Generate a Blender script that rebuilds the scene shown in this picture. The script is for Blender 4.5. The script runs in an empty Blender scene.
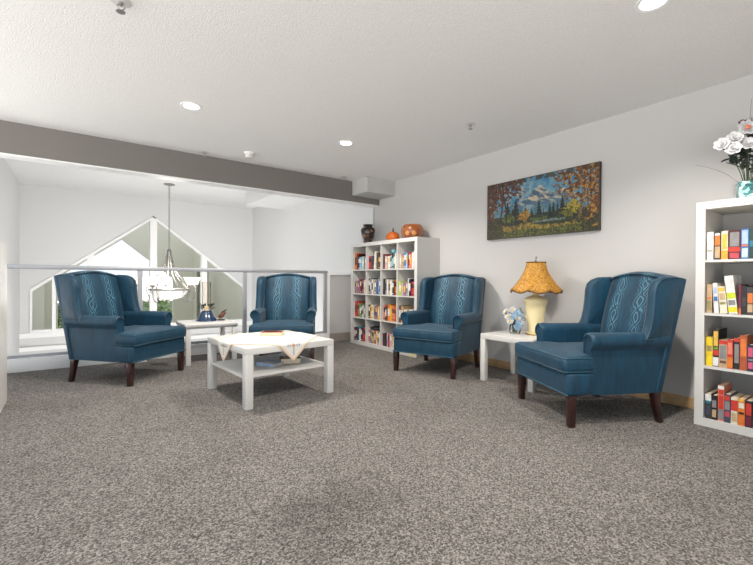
import bpy, bmesh, math, random
from mathutils import Vector, Matrix
from mathutils import noise as mnoise
random.seed(7)
PI = math.pi
C = bpy.context.scene.collection

# ------------------------------------------------------------------ camera
YAW, ROLL, PITCH, CAMZ, FPX = .6357, .0063, -.0075, .96, 409.86
s_, c_ = math.sin(YAW), math.cos(YAW)
F0, R0, U0 = Vector((s_, c_, 0)), Vector((c_, -s_, 0)), Vector((0, 0, 1))
F1 = F0*math.cos(PITCH) + U0*math.sin(PITCH)
U1 = U0*math.cos(PITCH) - F0*math.sin(PITCH)
R2 = R0*math.cos(ROLL) + U1*math.sin(ROLL)
U2 = U1*math.cos(ROLL) - R0*math.sin(ROLL)
cam_d = bpy.data.cameras.new('camera')
cam_d.sensor_fit = 'HORIZONTAL'; cam_d.sensor_width = 36.0; cam_d.lens = FPX/753*36.0
cam_d.clip_start = .02; cam_d.clip_end = 500
cam = bpy.data.objects.new('camera', cam_d); C.objects.link(cam)
cam.matrix_world = Matrix(((R2.x, U2.x, -F1.x, 0), (R2.y, U2.y, -F1.y, 0), (R2.z, U2.z, -F1.z, CAMZ), (0, 0, 0, 1)))
bpy.context.scene.camera = cam

# ------------------------------------------------------------------ light and exposure
SKY_STRENGTH = 1.06
SKY_COLOR = (.84, .92, 1.0)
FILL_COLOR = (1.0, .98, .95)
FILL_RATIO = 3.0
LAMP_W = 92.0          # each ceiling downlight
LAMP_COLOR = (1.0, .93, .84)
w = bpy.data.worlds.new('sky'); bpy.context.scene.world = w; w.use_nodes = True
# overcast sky above the horizon, added bright fill below it to light the ceiling
wn = w.node_tree; wb = wn.nodes['Background']
w_tc = wn.nodes.new('ShaderNodeTexCoord'); w_sep = wn.nodes.new('ShaderNodeSeparateXYZ'); w_r = wn.nodes.new('ShaderNodeValToRGB')
w_map = wn.nodes.new('ShaderNodeMapRange'); w_map.inputs['From Min'].default_value = -1; w_map.inputs['From Max'].default_value = 1
wn.links.new(w_tc.outputs['Generated'], w_sep.inputs[0]); wn.links.new(w_sep.outputs[2], w_map.inputs['Value']); wn.links.new(w_map.outputs[0], w_r.inputs['Fac'])
w_r.color_ramp.elements[0].position = .485; w_r.color_ramp.elements[1].position = .50
w_r.color_ramp.elements[0].color = (*[c*FILL_RATIO for c in FILL_COLOR], 1); w_r.color_ramp.elements[1].color = (*SKY_COLOR, 1)
wn.links.new(w_r.outputs['Color'], wb.inputs[0]); wb.inputs[1].default_value = SKY_STRENGTH
vs = bpy.context.scene.view_settings
vs.view_transform = 'Standard'; vs.look = 'None'; vs.gamma = 1; vs.use_curve_mapping = False
vs.exposure = .42

# ------------------------------------------------------------------ dimensions
H = 2.389            # loft ceiling
HV = 2.79            # ceiling over the open void
XW = 3.763           # right wall
YB = 5.04            # beam face
YR = 5.507           # railing plane
YF = 10.6            # far wall of the void
XL = -.86            # left wall of the void

# ------------------------------------------------------------------ material helpers
def srgb(r, g, b):
    f = lambda v: (v/255/12.92) if v/255 <= .04045 else ((v/255+.055)/1.055)**2.4
    return (f(r), f(g), f(b))
def new_mat(name):
    m = bpy.data.materials.new(name); m.use_nodes = True
    nt = m.node_tree
    return m, nt, nt.nodes['Principled BSDF']
def nd(nt, t, **kw):
    n = nt.nodes.new(t)
    for k, v in kw.items():
        if k in n.inputs: n.inputs[k].default_value = v
        else: setattr(n, k, v)
    return n
def mat(name, rgb, rough=.5, metal=0, var=0, scale=8, bump=0, bscale=60, spec=.5, sheen=0, trans=0, coat=0, rgb2=None):
    m, nt, b = new_mat(name)
    col = srgb(*rgb)
    b.inputs['Base Color'].default_value = (*col, 1)
    b.inputs['Roughness'].default_value = rough; b.inputs['Metallic'].default_value = metal
    b.inputs['Specular IOR Level'].default_value = spec
    if sheen: b.inputs['Sheen Weight'].default_value = sheen
    if trans: b.inputs['Transmission Weight'].default_value = trans
    if coat: b.inputs['Coat Weight'].default_value = coat
    tc = nd(nt, 'ShaderNodeTexCoord')
    if var or rgb2:
        n = nd(nt, 'ShaderNodeTexNoise', Scale=scale, Detail=4.0)
        nt.links.new(tc.outputs['Object'], n.inputs['Vector'])
        r = nd(nt, 'ShaderNodeValToRGB')
        c2 = srgb(*rgb2) if rgb2 else tuple(max(0, v*(1-var)) for v in col)
        r.color_ramp.elements[0].position = .35; r.color_ramp.elements[1].position = .65
        r.color_ramp.elements[0].color = (*c2, 1); r.color_ramp.elements[1].color = (*col, 1)
        nt.links.new(n.outputs['Fac'], r.inputs['Fac']); nt.links.new(r.outputs['Color'], b.inputs['Base Color'])
    if bump:
        n = nd(nt, 'ShaderNodeTexNoise', Scale=bscale, Detail=3.0)
        nt.links.new(tc.outputs['Object'], n.inputs['Vector'])
        bp = nd(nt, 'ShaderNodeBump', Strength=bump, Distance=.01)
        nt.links.new(n.outputs['Fac'], bp.inputs['Height']); nt.links.new(bp.outputs['Normal'], b.inputs['Normal'])
    return m
def glass_mat(name, tint=(.985, .985, .985), refl=.10):
    m = bpy.data.materials.new(name); m.use_nodes = True
    nt = m.node_tree; nt.nodes.clear()
    out = nd(nt, 'ShaderNodeOutputMaterial'); mix = nd(nt, 'ShaderNodeMixShader')
    t = nd(nt, 'ShaderNodeBsdfTransparent'); t.inputs[0].default_value = (*tint, 1)
    g = nd(nt, 'ShaderNodeBsdfGlossy'); g.inputs['Roughness'].default_value = .02
    lw = nd(nt, 'ShaderNodeLayerWeight', Blend=.12)
    ma = nd(nt, 'ShaderNodeMath', operation='MULTIPLY'); ma.inputs[1].default_value = refl*4
    nt.links.new(lw.outputs['Fresnel'], ma.inputs[0]); nt.links.new(ma.outputs[0], mix.inputs[0])
    nt.links.new(t.outputs[0], mix.inputs[1]); nt.links.new(g.outputs[0], mix.inputs[2])
    nt.links.new(mix.outputs[0], out.inputs[0])
    return m
def emit_mat(name, rgb, strength):
    m, nt, b = new_mat(name)
    b.inputs['Base Color'].default_value = (.9, .9, .9, 1)
    b.inputs['Emission Color'].default_value = (*rgb, 1); b.inputs['Emission Strength'].default_value = strength
    return m
def attr_mat(name, rough=.6, bump=0, bscale=200):
    m, nt, b = new_mat(name)
    a = nd(nt, 'ShaderNodeAttribute', attribute_name='Col')
    nt.links.new(a.outputs['Color'], b.inputs['Base Color'])
    b.inputs['Roughness'].default_value = rough
    if bump:
        tc = nd(nt, 'ShaderNodeTexCoord'); n = nd(nt, 'ShaderNodeTexNoise', Scale=bscale, Detail=2.0)
        nt.links.new(tc.outputs['Object'], n.inputs['Vector'])
        bp = nd(nt, 'ShaderNodeBump', Strength=bump, Distance=.004)
        nt.links.new(n.outputs['Fac'], bp.inputs['Height']); nt.links.new(bp.outputs['Normal'], b.inputs['Normal'])
    return m

# carpet: tight loops of light and dark yarn with some wear
def carpet_mat():
    m, nt, b = new_mat('loop_carpet')
    tc = nd(nt, 'ShaderNodeTexCoord')
    v = nd(nt, 'ShaderNodeTexVoronoi', Scale=165.0); nt.links.new(tc.outputs['Object'], v.inputs['Vector'])
    n2 = nd(nt, 'ShaderNodeTexNoise', Scale=110.0, Detail=4.0, Roughness=.7); nt.links.new(tc.outputs['Object'], n2.inputs['Vector'])
    sx = nd(nt, 'ShaderNodeSeparateColor'); nt.links.new(v.outputs['Color'], sx.inputs[0])
    mx = nd(nt, 'ShaderNodeMath', operation='MULTIPLY_ADD'); mx.inputs[1].default_value = .45
    nt.links.new(sx.outputs[0], mx.inputs[0])
    m2 = nd(nt, 'ShaderNodeMath', operation='MULTIPLY'); m2.inputs[1].default_value = .62
    nt.links.new(n2.outputs['Fac'], m2.inputs[0]); nt.links.new(m2.outputs[0], mx.inputs[2])
    r = nd(nt, 'ShaderNodeValToRGB')
    e = r.color_ramp.elements
    e[0].position = .30; e[0].color = (*srgb(70, 68, 67), 1)
    e[1].position = .78; e[1].color = (*srgb(160, 155, 151), 1)
    k = e.new(.52); k.color = (*srgb(110, 106, 103), 1)
    nt.links.new(mx.outputs[0], r.inputs['Fac'])
    n3 = nd(nt, 'ShaderNodeTexNoise', Scale=1.1, Detail=4.0, Roughness=.6); nt.links.new(tc.outputs['Object'], n3.inputs['Vector'])
    r3 = nd(nt, 'ShaderNodeValToRGB')
    r3.color_ramp.elements[0].position = .30; r3.color_ramp.elements[0].color = (.80, .79, .78, 1)
    r3.color_ramp.elements[1].position = .52; r3.color_ramp.elements[1].color = (1, 1, 1, 1)
    nt.links.new(n3.outputs['Fac'], r3.inputs['Fac'])
    mm = nd(nt, 'ShaderNodeMix', data_type='RGBA', blend_type='MULTIPLY'); mm.inputs[0].default_value = 1
    nt.links.new(r.outputs['Color'], mm.inputs[6]); nt.links.new(r3.outputs['Color'], mm.inputs[7])
    wt = nd(nt, 'ShaderNodeVectorMath', operation='DISTANCE'); wt.inputs[1].default_value = (.80, 1.46, 0)
    nt.links.new(tc.outputs['Object'], wt.inputs[0])
    n6 = nd(nt, 'ShaderNodeTexNoise', Scale=5.0, Detail=3.0); nt.links.new(tc.outputs['Object'], n6.inputs['Vector'])
    wa = nd(nt, 'ShaderNodeMath', operation='MULTIPLY_ADD'); wa.inputs[1].default_value = -.45; nt.links.new(n6.outputs['Fac'], wa.inputs[0]); nt.links.new(wt.outputs['Value'], wa.inputs[2])
    wr = nd(nt, 'ShaderNodeMapRange'); wr.inputs['From Min'].default_value = -.15; wr.inputs['From Max'].default_value = .10
    wr.inputs['To Min'].default_value = .74; wr.inputs['To Max'].default_value = 1.0; nt.links.new(wa.outputs[0], wr.inputs['Value'])
    m9 = nd(nt, 'ShaderNodeMix', data_type='RGBA', blend_type='MULTIPLY'); m9.inputs[0].default_value = 1
    nt.links.new(mm.outputs[2], m9.inputs[6]); nt.links.new(wr.outputs[0], m9.inputs[7])
    nt.links.new(m9.outputs[2], b.inputs['Base Color'])
    b.inputs['Roughness'].default_value = .95; b.inputs['Specular IOR Level'].default_value = .15
    bp = nd(nt, 'ShaderNodeBump', Strength=.9, Distance=.006)
    nt.links.new(v.outputs['Distance'], bp.inputs['Height']); bp.invert = True
    nt.links.new(bp.outputs['Normal'], b.inputs['Normal'])
    return m

# watered-silk upholstery; moire=1 adds the two columns of wavy figures
def fabric_mat(name, moire, base=(22, 66, 90), dark=(15, 49, 68), light=(88, 138, 160)):
    m, nt, b = new_mat(name)
    tc = nd(nt, 'ShaderNodeTexCoord')
    mp = nd(nt, 'ShaderNodeMapping'); mp.inputs['Scale'].default_value = (1, 1, .22)
    nt.links.new(tc.outputs['Object'], mp.inputs['Vector'])
    n = nd(nt, 'ShaderNodeTexNoise', Scale=16.0, Detail=3.0, Distortion=1.2); nt.links.new(mp.outputs[0], n.inputs['Vector'])
    r = nd(nt, 'ShaderNodeValToRGB')
    r.color_ramp.elements[0].position = .3; r.color_ramp.elements[0].color = (*srgb(*dark), 1)
    r.color_ramp.elements[1].position = .7; r.color_ramp.elements[1].color = (*srgb(*base), 1)
    nt.links.new(n.outputs['Fac'], r.inputs['Fac'])
    last = r.outputs['Color']
    rib = nd(nt, 'ShaderNodeTexWave', wave_type='BANDS', bands_direction='X'); rib.inputs['Scale'].default_value = 45.0
    rib.inputs['Distortion'].default_value = 1.5; rib.inputs['Detail'].default_value = 1.0
    nt.links.new(tc.outputs['Object'], rib.inputs['Vector'])
    if moire:
        sep = nd(nt, 'ShaderNodeSeparateXYZ'); nt.links.new(tc.outputs['Object'], sep.inputs[0])
        ab = nd(nt, 'ShaderNodeMath', operation='ABSOLUTE'); nt.links.new(sep.outputs[0], ab.inputs[0])
        n4 = nd(nt, 'ShaderNodeTexNoise', Scale=9.0, Detail=2.0); nt.links.new(tc.outputs['Object'], n4.inputs['Vector'])
        wob = nd(nt, 'ShaderNodeMath', operation='MULTIPLY_ADD'); wob.inputs[1].default_value = .06; wob.inputs[2].default_value = -.03
        nt.links.new(n4.outputs['Fac'], wob.inputs[0])
        ad = nd(nt, 'ShaderNodeMath', operation='ADD'); nt.links.new(ab.outputs[0], ad.inputs[0]); nt.links.new(wob.outputs[0], ad.inputs[1])
        su = nd(nt, 'ShaderNodeMath', operation='SUBTRACT'); su.inputs[1].default_value = .115; nt.links.new(ad.outputs[0], su.inputs[0])
        a2 = nd(nt, 'ShaderNodeMath', operation='ABSOLUTE'); nt.links.new(su.outputs[0], a2.inputs[0])
        # eye shapes: |x| against a width that swells and pinches with height
        zz = nd(nt, 'ShaderNodeMath', operation='MULTIPLY_ADD'); zz.inputs[1].default_value = 27.0
        nt.links.new(sep.outputs[2], zz.inputs[0])
        n5 = nd(nt, 'ShaderNodeMath', operation='MULTIPLY'); n5.inputs[1].default_value = 3.0; nt.links.new(n4.outputs['Fac'], n5.inputs[0])
        nt.links.new(n5.outputs[0], zz.inputs[2])
        sn = nd(nt, 'ShaderNodeMath', operation='SINE'); nt.links.new(zz.outputs[0], sn.inputs[0])
        sa = nd(nt, 'ShaderNodeMath', operation='ABSOLUTE'); nt.links.new(sn.outputs[0], sa.inputs[0])
        wd = nd(nt, 'ShaderNodeMath', operation='MULTIPLY_ADD'); wd.inputs[1].default_value = .034; wd.inputs[2].default_value = .008; nt.links.new(sa.outputs[0], wd.inputs[0])
        df = nd(nt, 'ShaderNodeMath', operation='SUBTRACT'); nt.links.new(a2.outputs[0], df.inputs[0]); nt.links.new(wd.outputs[0], df.inputs[1])
        dfm = nd(nt, 'ShaderNodeMath', operation='MULTIPLY'); dfm.inputs[1].default_value = 240.0; nt.links.new(df.outputs[0], dfm.inputs[0])
        rg = nd(nt, 'ShaderNodeMath', operation='SINE'); nt.links.new(dfm.outputs[0], rg.inputs[0])
        mk = nd(nt, 'ShaderNodeMapRange'); mk.inputs['From Min'].default_value = .07; mk.inputs['From Max'].default_value = .012
        nt.links.new(a2.outputs[0], mk.inputs['Value'])
        pr = nd(nt, 'ShaderNodeMath', operation='MULTIPLY'); nt.links.new(rg.outputs[0], pr.inputs[0]); nt.links.new(mk.outputs[0], pr.inputs[1])
        cl = nd(nt, 'ShaderNodeMath', operation='MULTIPLY', use_clamp=True); cl.inputs[1].default_value = .95; nt.links.new(pr.outputs[0], cl.inputs[0])
        mx = nd(nt, 'ShaderNodeMix', data_type='RGBA'); nt.links.new(cl.outputs[0], mx.inputs[0])
        nt.links.new(last, mx.inputs[6]); mx.inputs[7].default_value = (*srgb(*light), 1)
        last = mx.outputs[2]
    nt.links.new(last, b.inputs['Base Color'])
    b.inputs['Roughness'].default_value = .50; b.inputs['Specular IOR Level'].default_value = .35
    b.inputs['Sheen Weight'].default_value = .15; b.inputs['Sheen Roughness'].default_value = .4
    bp = nd(nt, 'ShaderNodeBump', Strength=.12, Distance=.003)
    nt.links.new(rib.outputs['Fac'], bp.inputs['Height']); nt.links.new(bp.outputs['Normal'], b.inputs['Normal'])
    return m

M = {}
M['carpet'] = carpet_mat()
M['wall'] = mat('wall_paint', (190, 189, 188), .75, bump=.06, bscale=120, spec=.2)
M['ceiling'] = mat('textured_ceiling', (240, 239, 237), .9, var=.07, scale=120, bump=.32, bscale=100, spec=.1)
M['void_wall'] = mat('void_wall_paint', (212, 213, 214), .75, spec=.2)
M['beam'] = mat('beam_grey_paint', (122, 118, 114), .6, spec=.25)
M['trim'] = mat('white_trim', (240, 240, 240), .4)
M['grey_trim'] = mat('grey_baseboard', (150, 142, 136), .5)
M['tan_wood'] = mat('tan_baseboard_wood', (190, 158, 118), .5, rgb2=(170, 136, 98), scale=14)
M['white_lam'] = mat('white_laminate', (202, 201, 198), .35)
M['alu'] = mat('grey_rail_metal', (172, 174, 180), .4, .3)
M['rail_glass'] = glass_mat('rail_glass')
M['pane_glass'] = glass_mat('window_glass', refl=.06)
M['olive'] = mat('olive_siding', (222, 219, 204), .8)
M['olive_dark'] = mat('olive_trim', (128, 126, 106), .8)
M['fabric'] = fabric_mat('blue_watered_fabric', 0)
M['moire'] = fabric_mat('blue_moire_fabric', 1)
M['piping'] = mat('dark_teal_piping', (24, 66, 84), .6)
M['leg_wood'] = mat('mahogany_leg', (58, 26, 20), .35, rgb2=(30, 14, 12), scale=18, coat=.3)
M['nickel'] = mat('brushed_nickel', (164, 162, 158), .35, .85)
M['frost'] = mat('frosted_glass', (244, 243, 238), .5, spec=.4)
M['shade_glow'] = emit_mat('lit_glass_shade', (1.0, .78, .48), .9)
M['lens'] = emit_mat('downlight_lens', (1.0, .95, .88), 9.0)
M['black'] = mat('black_plastic', (30, 30, 32), .5)
M['paper'] = mat('page_paper', (226, 214, 188), .8)

# ------------------------------------------------------------------ mesh helpers
class MB:
    def __init__(s): s.v = []; s.f = []; s.mi = []; s.cur = 0
    def add(s, vs, fs):
        o = len(s.v); s.v += [tuple(v) for v in vs]
        for f in fs: s.f.append(tuple(i+o for i in f)); s.mi.append(s.cur)
        return s
    def box(s, x0, x1, y0, y1, z0, z1):
        return s.add([(x0,y0,z0),(x1,y0,z0),(x1,y1,z0),(x0,y1,z0),(x0,y0,z1),(x1,y0,z1),(x1,y1,z1),(x0,y1,z1)],
                     [(0,3,2,1),(4,5,6,7),(0,1,5,4),(1,2,6,5),(2,3,7,6),(3,0,4,7)])
    def loft(s, loops, cap=True, closed=True):
        n = len(loops[0]); vs = [p for l in loops for p in l]; fs = []
        for i in range(len(loops)-1):
            for j in range(n if closed else n-1):
                k = (j+1) % n
                fs.append((i*n+j, i*n+k, (i+1)*n+k, (i+1)*n+j))
        if cap:
            fs.append(tuple(range(n-1, -1, -1))); fs.append(tuple((len(loops)-1)*n+j for j in range(n)))
        return s.add(vs, fs)
    def lathe(s, prof, n=24, c=(0,0,0), cap=True):
        return s.loft([[(c[0]+r*math.cos(2*PI*j/n), c[1]+r*math.sin(2*PI*j/n), c[2]+z) for j in range(n)] for r, z in prof], cap)
    def tube(s, pts, r, n=8, cap=True):
        pts = [Vector(p) for p in pts]; rr = r if isinstance(r, (list, tuple)) else [r]*len(pts)
        loops = []; prev = None
        for i, p in enumerate(pts):
            a = pts[max(i-1, 0)]; b = pts[min(i+1, len(pts)-1)]; t = (b-a).normalized()
            if prev is None:
                u = t.orthogonal().normalized()
            else:
                u = (prev - t*prev.dot(t)).normalized()
            prev = u; w_ = t.cross(u)
            loops.append([p + (u*math.cos(2*PI*j/n) + w_*math.sin(2*PI*j/n))*rr[i] for j in range(n)])
        return s.loft(loops, cap)
    def prism(s, poly, axis, a, b):
        # poly: 2-D outline, extruded along axis from a to b
        def P(p, t):
            return {'x': (t, p[0], p[1]), 'y': (p[0], t, p[1]), 'z': (p[0], p[1], t)}[axis]
        return s.loft([[P(p, a) for p in poly], [P(p, b) for p in poly]])
    def build(s, name, m, parent=None, smooth=False, bevel=0, seg=2, sub=0, loc=None):
        me = bpy.data.meshes.new(name); me.from_pydata(s.v, [], s.f)
        ms = m if isinstance(m, (list, tuple)) else [m]
        for x in ms: me.materials.append(x)
        me.polygons.foreach_set('material_index', s.mi)
        bm = bmesh.new(); bm.from_mesh(me); bmesh.ops.recalc_face_normals(bm, faces=bm.faces)
        if bevel:
            ed = [e for e in bm.edges if len(e.link_faces) == 2 and e.calc_face_angle(0) > .5]
            bmesh.ops.bevel(bm, geom=ed, offset=bevel, segments=seg, profile=.5, affect='EDGES', clamp_overlap=True)
        bm.to_mesh(me); bm.free()
        if smooth or bevel:
            me.polygons.foreach_set('use_smooth', [True]*len(me.polygons))
            try: me.set_sharp_from_angle(angle=math.radians(50 if smooth else 35))
            except Exception: pass
        o = bpy.data.objects.new(name, me); C.objects.link(o)
        if parent: o.parent = parent
        if loc: o.location = loc
        if sub:
            md = o.modifiers.new('sub', 'SUBSURF'); md.levels = sub; md.render_levels = sub
        return o
def tag(o, label=None, cat=None, group=None, kind=None):
    if label: o['label'] = label
    if cat: o['category'] = cat
    if group: o['group'] = group
    if kind: o['kind'] = kind
    return o
def empty(name, loc=(0,0,0), rz=0, label=None, cat=None, group=None):
    o = bpy.data.objects.new(name, None); C.objects.link(o); o.location = loc; o.rotation_euler = (0, 0, rz)
    o.empty_display_size = .1
    return tag(o, label, cat, group)
def struct(o): o['kind'] = 'structure'; return o
def kids(o): return [c for c in bpy.data.objects if c.parent == o]
def copy_tree(o, parent=None):
    c = o.copy(); C.objects.link(c); c.parent = parent
    for ch in kids(o): copy_tree(ch, c)
    return c
def bez(p0, p1, p2, p3, n=10):
    p0, p1, p2, p3 = map(Vector, (p0, p1, p2, p3))
    return [p0*(1-t)**3 + p1*3*t*(1-t)**2 + p2*3*t*t*(1-t) + p3*t**3 for t in [i/n for i in range(n+1)]]
def spline(pts, n=6):
    P = [Vector(p) for p in pts]; out = []
    for i in range(len(P)-1):
        a = P[max(i-1, 0)]; b = P[i]; c = P[i+1]; d = P[min(i+2, len(P)-1)]
        for k in range(n):
            t = k/n
            out.append(.5*((2*b) + (c-a)*t + (2*a-5*b+4*c-d)*t*t + (3*b-a-3*c+d)*t**3))
    return out + [P[-1]]
def rect_outline(x0, x1, y0, y1, r=.03, n=4):
    pts = []
    for cx, cy, a in ((x1-r, y1-r, 0), (x0+r, y1-r, 90), (x0+r, y0+r, 180), (x1-r, y0+r, 270)):
        for k in range(n+1):
            t = math.radians(a+90*k/n); pts.append((cx+r*math.cos(t), cy+r*math.sin(t)))
    return pts
def offset(poly, d):
    n = len(poly); out = []
    A = sum(poly[i][0]*poly[(i+1)%n][1]-poly[(i+1)%n][0]*poly[i][1] for i in range(n))
    sg = 1 if A > 0 else -1
    for i in range(n):
        a = Vector(poly[i-1]); b = Vector(poly[i]); c = Vector(poly[(i+1)%n])
        e1 = (b-a); e2 = (c-b)
        if e1.length < 1e-9: e1 = e2
        if e2.length < 1e-9: e2 = e1
        n1 = Vector((-e1.y, e1.x)).normalized(); n2 = Vector((-e2.y, e2.x)).normalized()
        nn = (n1+n2); nn = nn/max(nn.length_squared/2, .5)
        out.append(tuple(b + nn*d*sg))
    return out
def densify(poly, step):
    out = []
    for i in range(len(poly)):
        a = Vector(poly[i]); b = Vector(poly[(i+1)%len(poly)]); k = max(1, int((b-a).length/step))
        for j in range(k): out.append(tuple(a.lerp(b, j/k)))
    return out
def pillow(mb, poly, z0, z1, r, crown=0, bottom_r=None):
    """upholstered slab: rounded top and bottom edges and a crowned top"""
    br = r if bottom_r is None else bottom_r
    loops = []
    L = lambda d, z: loops.append([(p[0], p[1], z) for p in offset(poly, d)])
    for k in range(4):
        t = PI/2*k/4; L(br*(1-math.sin(t)), z0+br*(1-math.cos(t)))
    L(0, z0+br); L(0, (z0+z1)/2); L(0, z1-r)
    for k in range(1, 5):
        t = PI/2*k/4; L(r*(1-math.cos(t)), z1-r+r*math.sin(t))
    last = loops[-1]; n = len(last)
    cx = sum(p[0] for p in last)/n; cy = sum(p[1] for p in last)/n
    for k in (.75, .5, .25, .08):
        loops.append([(cx+(p[0]-cx)*k, cy+(p[1]-cy)*k, z1+crown*(1-k*k)) for p in last])
    return mb.loft(loops)

# ================================================================== STRUCTURE
struct(MB().box(-2.4, XW+.12, -1.2, YR+.12, -.25, 0).build('floor', M['carpet']))
struct(MB().box(-2.4, XW+.12, -1.2, YB, H, H+.12).build('ceiling', M['ceiling']))
struct(MB().box(-2.4, XW+.12, YB, YB+.135, 2.095, HV+.05).build('trim_1', M['beam']))
o = MB().box(-2.4, XW+.12, YB+.004, YB+.16, 2.080, 2.095).build('trim_2', M['trim']); struct(o)
struct(MB().box(3.27, XW, 4.66, YB, 2.18, H).build('trim_3', M['wall']))
struct(MB().box(XW, XW+.12, -1.2, YB+.13, 0, H).build('wall_right', M['wall']))
struct(MB().box(XW, XW+.12, YB+.13, YF+.2, -2.7, HV).build('wall_right_void', M['void_wall']))
struct(MB().box(XW-.014, XW, YB+.125, YB+.14, 1.0, 2.082).build('trim_4', M['alu']))
struct(MB().box(1.6, XW, -1.2, -1.08, 0, H).build('wall_light_block', M['wall']))  # partial wall out of view, added to block light from behind the camera
struct(MB().box(XL-.12, XL, YR+.14, YF+.2, -2.7, HV).build('wall_left', M['void_wall']))
struct(MB().box(XL-.12, XW+.12, YB+.16, YF+.2, HV, HV+.1).build('ceiling_void', M['void_wall']))
struct(MB().box(XL-1, XW+.12, 7.4, YF+.2, -2.85, -2.7).build('floor_lower', mat('lower_floor', (150, 146, 140), .6)))
# bulkhead in the corner of the void
struct(MB().box(2.95, XW, YB+.16, 8.7, 2.52, HV).build('trim_5', M['void_wall']))
# baseboards
struct(MB().box(XW-.016, XW, -1.05, 3.70, 0, .085).build('baseboard_right', M['tan_wood'], bevel=.004))
# far wall with the gable shaped opening for the windows
SILL = -.145; PK = (1.46, 2.385); LT = (-.702, .727); RT = (3.62, .727)
def wall_with_hole(name, outer, hole, y0, y1, m):
    cu = bpy.data.curves.new(name+'_c', 'CURVE'); cu.dimensions = '2D'; cu.fill_mode = 'BOTH'; cu.extrude = (y1-y0)/2
    for poly in (outer, hole):
        sp = cu.splines.new('POLY'); sp.points.add(len(poly)-1); sp.use_cyclic_u = True
        for p, q in zip(sp.points, poly): p.co = (q[0], q[1], 0, 1)
    t = bpy.data.objects.new(name+'_t', cu); C.objects.link(t)
    dg = bpy.context.evaluated_depsgraph_get()
    me = bpy.data.meshes.new_from_object(t.evaluated_get(dg))
    bpy.data.objects.remove(t); bpy.data.curves.remove(cu)
    me.transform(Matrix.Rotation(PI/2, 4, 'X')); me.transform(Matrix.Translation((0, (y0+y1)/2, 0)))
    me.materials.clear(); me.materials.append(m)
    o = bpy.data.objects.new(name, me); C.objects.link(o); return o
hole = [(LT[0], SILL), (RT[0], SILL), RT, PK, LT]
struct(wall_with_hole('wall_far', [(XL-.1, -2.7), (XW+.1, -2.7), (XW+.1, HV), (XL-.1, HV)], hole, YF, YF+.16, M['void_wall']))
def top_at(x):
    return LT[1]+(PK[1]-LT[1])*(x-LT[0])/(PK[0]-LT[0]) if x < PK[0] else RT[1]+(PK[1]-RT[1])*(RT[0]-x)/(RT[0]-PK[0])
muls = [(LT[0], LT[0]+.03), (-.36, -.30), (.22, .34), (1.395, 1.535), (2.505, 2.635), (RT[0]-.03, RT[0])]
for i in range(5):
    x0, x1 = muls[i][1], muls[i+1][0]
    r = struct(empty('window_%d' % (i+1), (0, 0, 0)))
    poly = [(x0, SILL+.05), (x1, SILL+.05), (x1, top_at(x1)-.06), (x0, top_at(x0)-.06)]
    MB().prism(poly, 'y', YF+.075, YF+.083).build('pane', M['pane_glass'], r)
    fr = MB()
    a, b = muls[i]; fr.prism([(a, SILL), (b, SILL), (b, top_at(b)-.004), (a, top_at(a)-.004)], 'y', YF-.02, YF+.14)
    if i == 4:
        a, b = muls[5]; fr.prism([(a, SILL), (b, SILL), (b, top_at(b)-.004), (a, top_at(a)-.004)], 'y', YF-.02, YF+.14)
    fr.prism([(x0, SILL), (x1, SILL), (x1, SILL+.05), (x0, SILL+.05)], 'y', YF-.02, YF+.14)
    t0, t1 = top_at(x0), top_at(x1)
    fr.prism([(x0, t0-.07), (x1, t1-.07), (x1, t1-.004), (x0, t0-.004)], 'y', YF-.02, YF+.14)
    fr.build('window_frame', M['trim'], r)
struct(MB().box(XL, XW, YF-.03, YF, SILL-.10, SILL-.001).build('trim_6', M['trim']))
struct(MB().box(XL, XW, YF-.06, YF, -.50, -.42).build('trim_7', M['trim']))
# porch outside the windows, roof left off so sky light reaches its walls
PY0, PY1 = YF+.2, 17.8
struct(MB().box(-.95, -.8, PY0, PY1, -2.7, 3.8).build('wall_porch_left', M['olive']))
struct(MB().box(3.85, 4.0, PY0, PY1, -2.7, 3.8).build('wall_porch_right', M['olive']))
struct(wall_with_hole('wall_porch_front', [(-1.1, -2.7), (4.1, -2.7), (4.1, 3.8), (-1.1, 3.8)],
                      [(-.45, -2.4), (3.12, -2.4), (3.12, .95), (1.42, 2.36), (-.45, .95)], PY1-.15, PY1, M['olive']))
struct(MB().box(-1.1, 4.1, PY0, PY1, -2.85, -2.7).build('floor_porch', mat('porch_deck', (190, 186, 172), .8)))
struct(MB().box(3.30, 3.62, 14.4, 14.6, -2.7, 1.2).build('trim_8', M['olive_dark']))
struct(MB().box(-30, 40, 18.0, 80, -3.1, -3.0).build('ground', mat('outdoor_lawn', (110, 130, 80), .9, var=.4, scale=3)))

# ================================================================== RAILING
rl = empty('glass_railing', (1.5, YR, 0), 0, 'long glass railing with grey metal handrail along the loft edge', 'railing')
rx0, rx1 = -1.9, 3.12
MB().box(rx0-1.5, rx1-1.5, -.03, .03, 1.045, 1.09).build('handrail', M['alu'], rl, bevel=.012)
MB().box(rx0-1.5, rx1-1.5, -.016, .016, .135, .165).build('bottom_rail', M['alu'], rl)
posts = [-1.84, -.607, .622, 1.851, 3.087]
for i, x in enumerate(posts):
    p = MB().box(x-1.525, x-1.475, -.022, .022, .0, 1.045).build('post', M['alu'], rl)
    MB().box(x-1.55, x-1.45, -.165, -.06, .0, .02).build('post_foot', M['trim'], p)
    if i < 4:
        MB().box(x-1.47, posts[i+1]-1.53, -.005, .005, .166, 1.045).build('glass_panel', M['rail_glass'], rl)
MB().box(rx0-1.5, rx1-1.5, -.055, .06, 0, .135).build('curb', M['trim'], rl, bevel=.006)
struct(MB().box(3.125, XW, YR, YR+.11, 0, 1.02).build('wall_knee', M['wall']))
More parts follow.
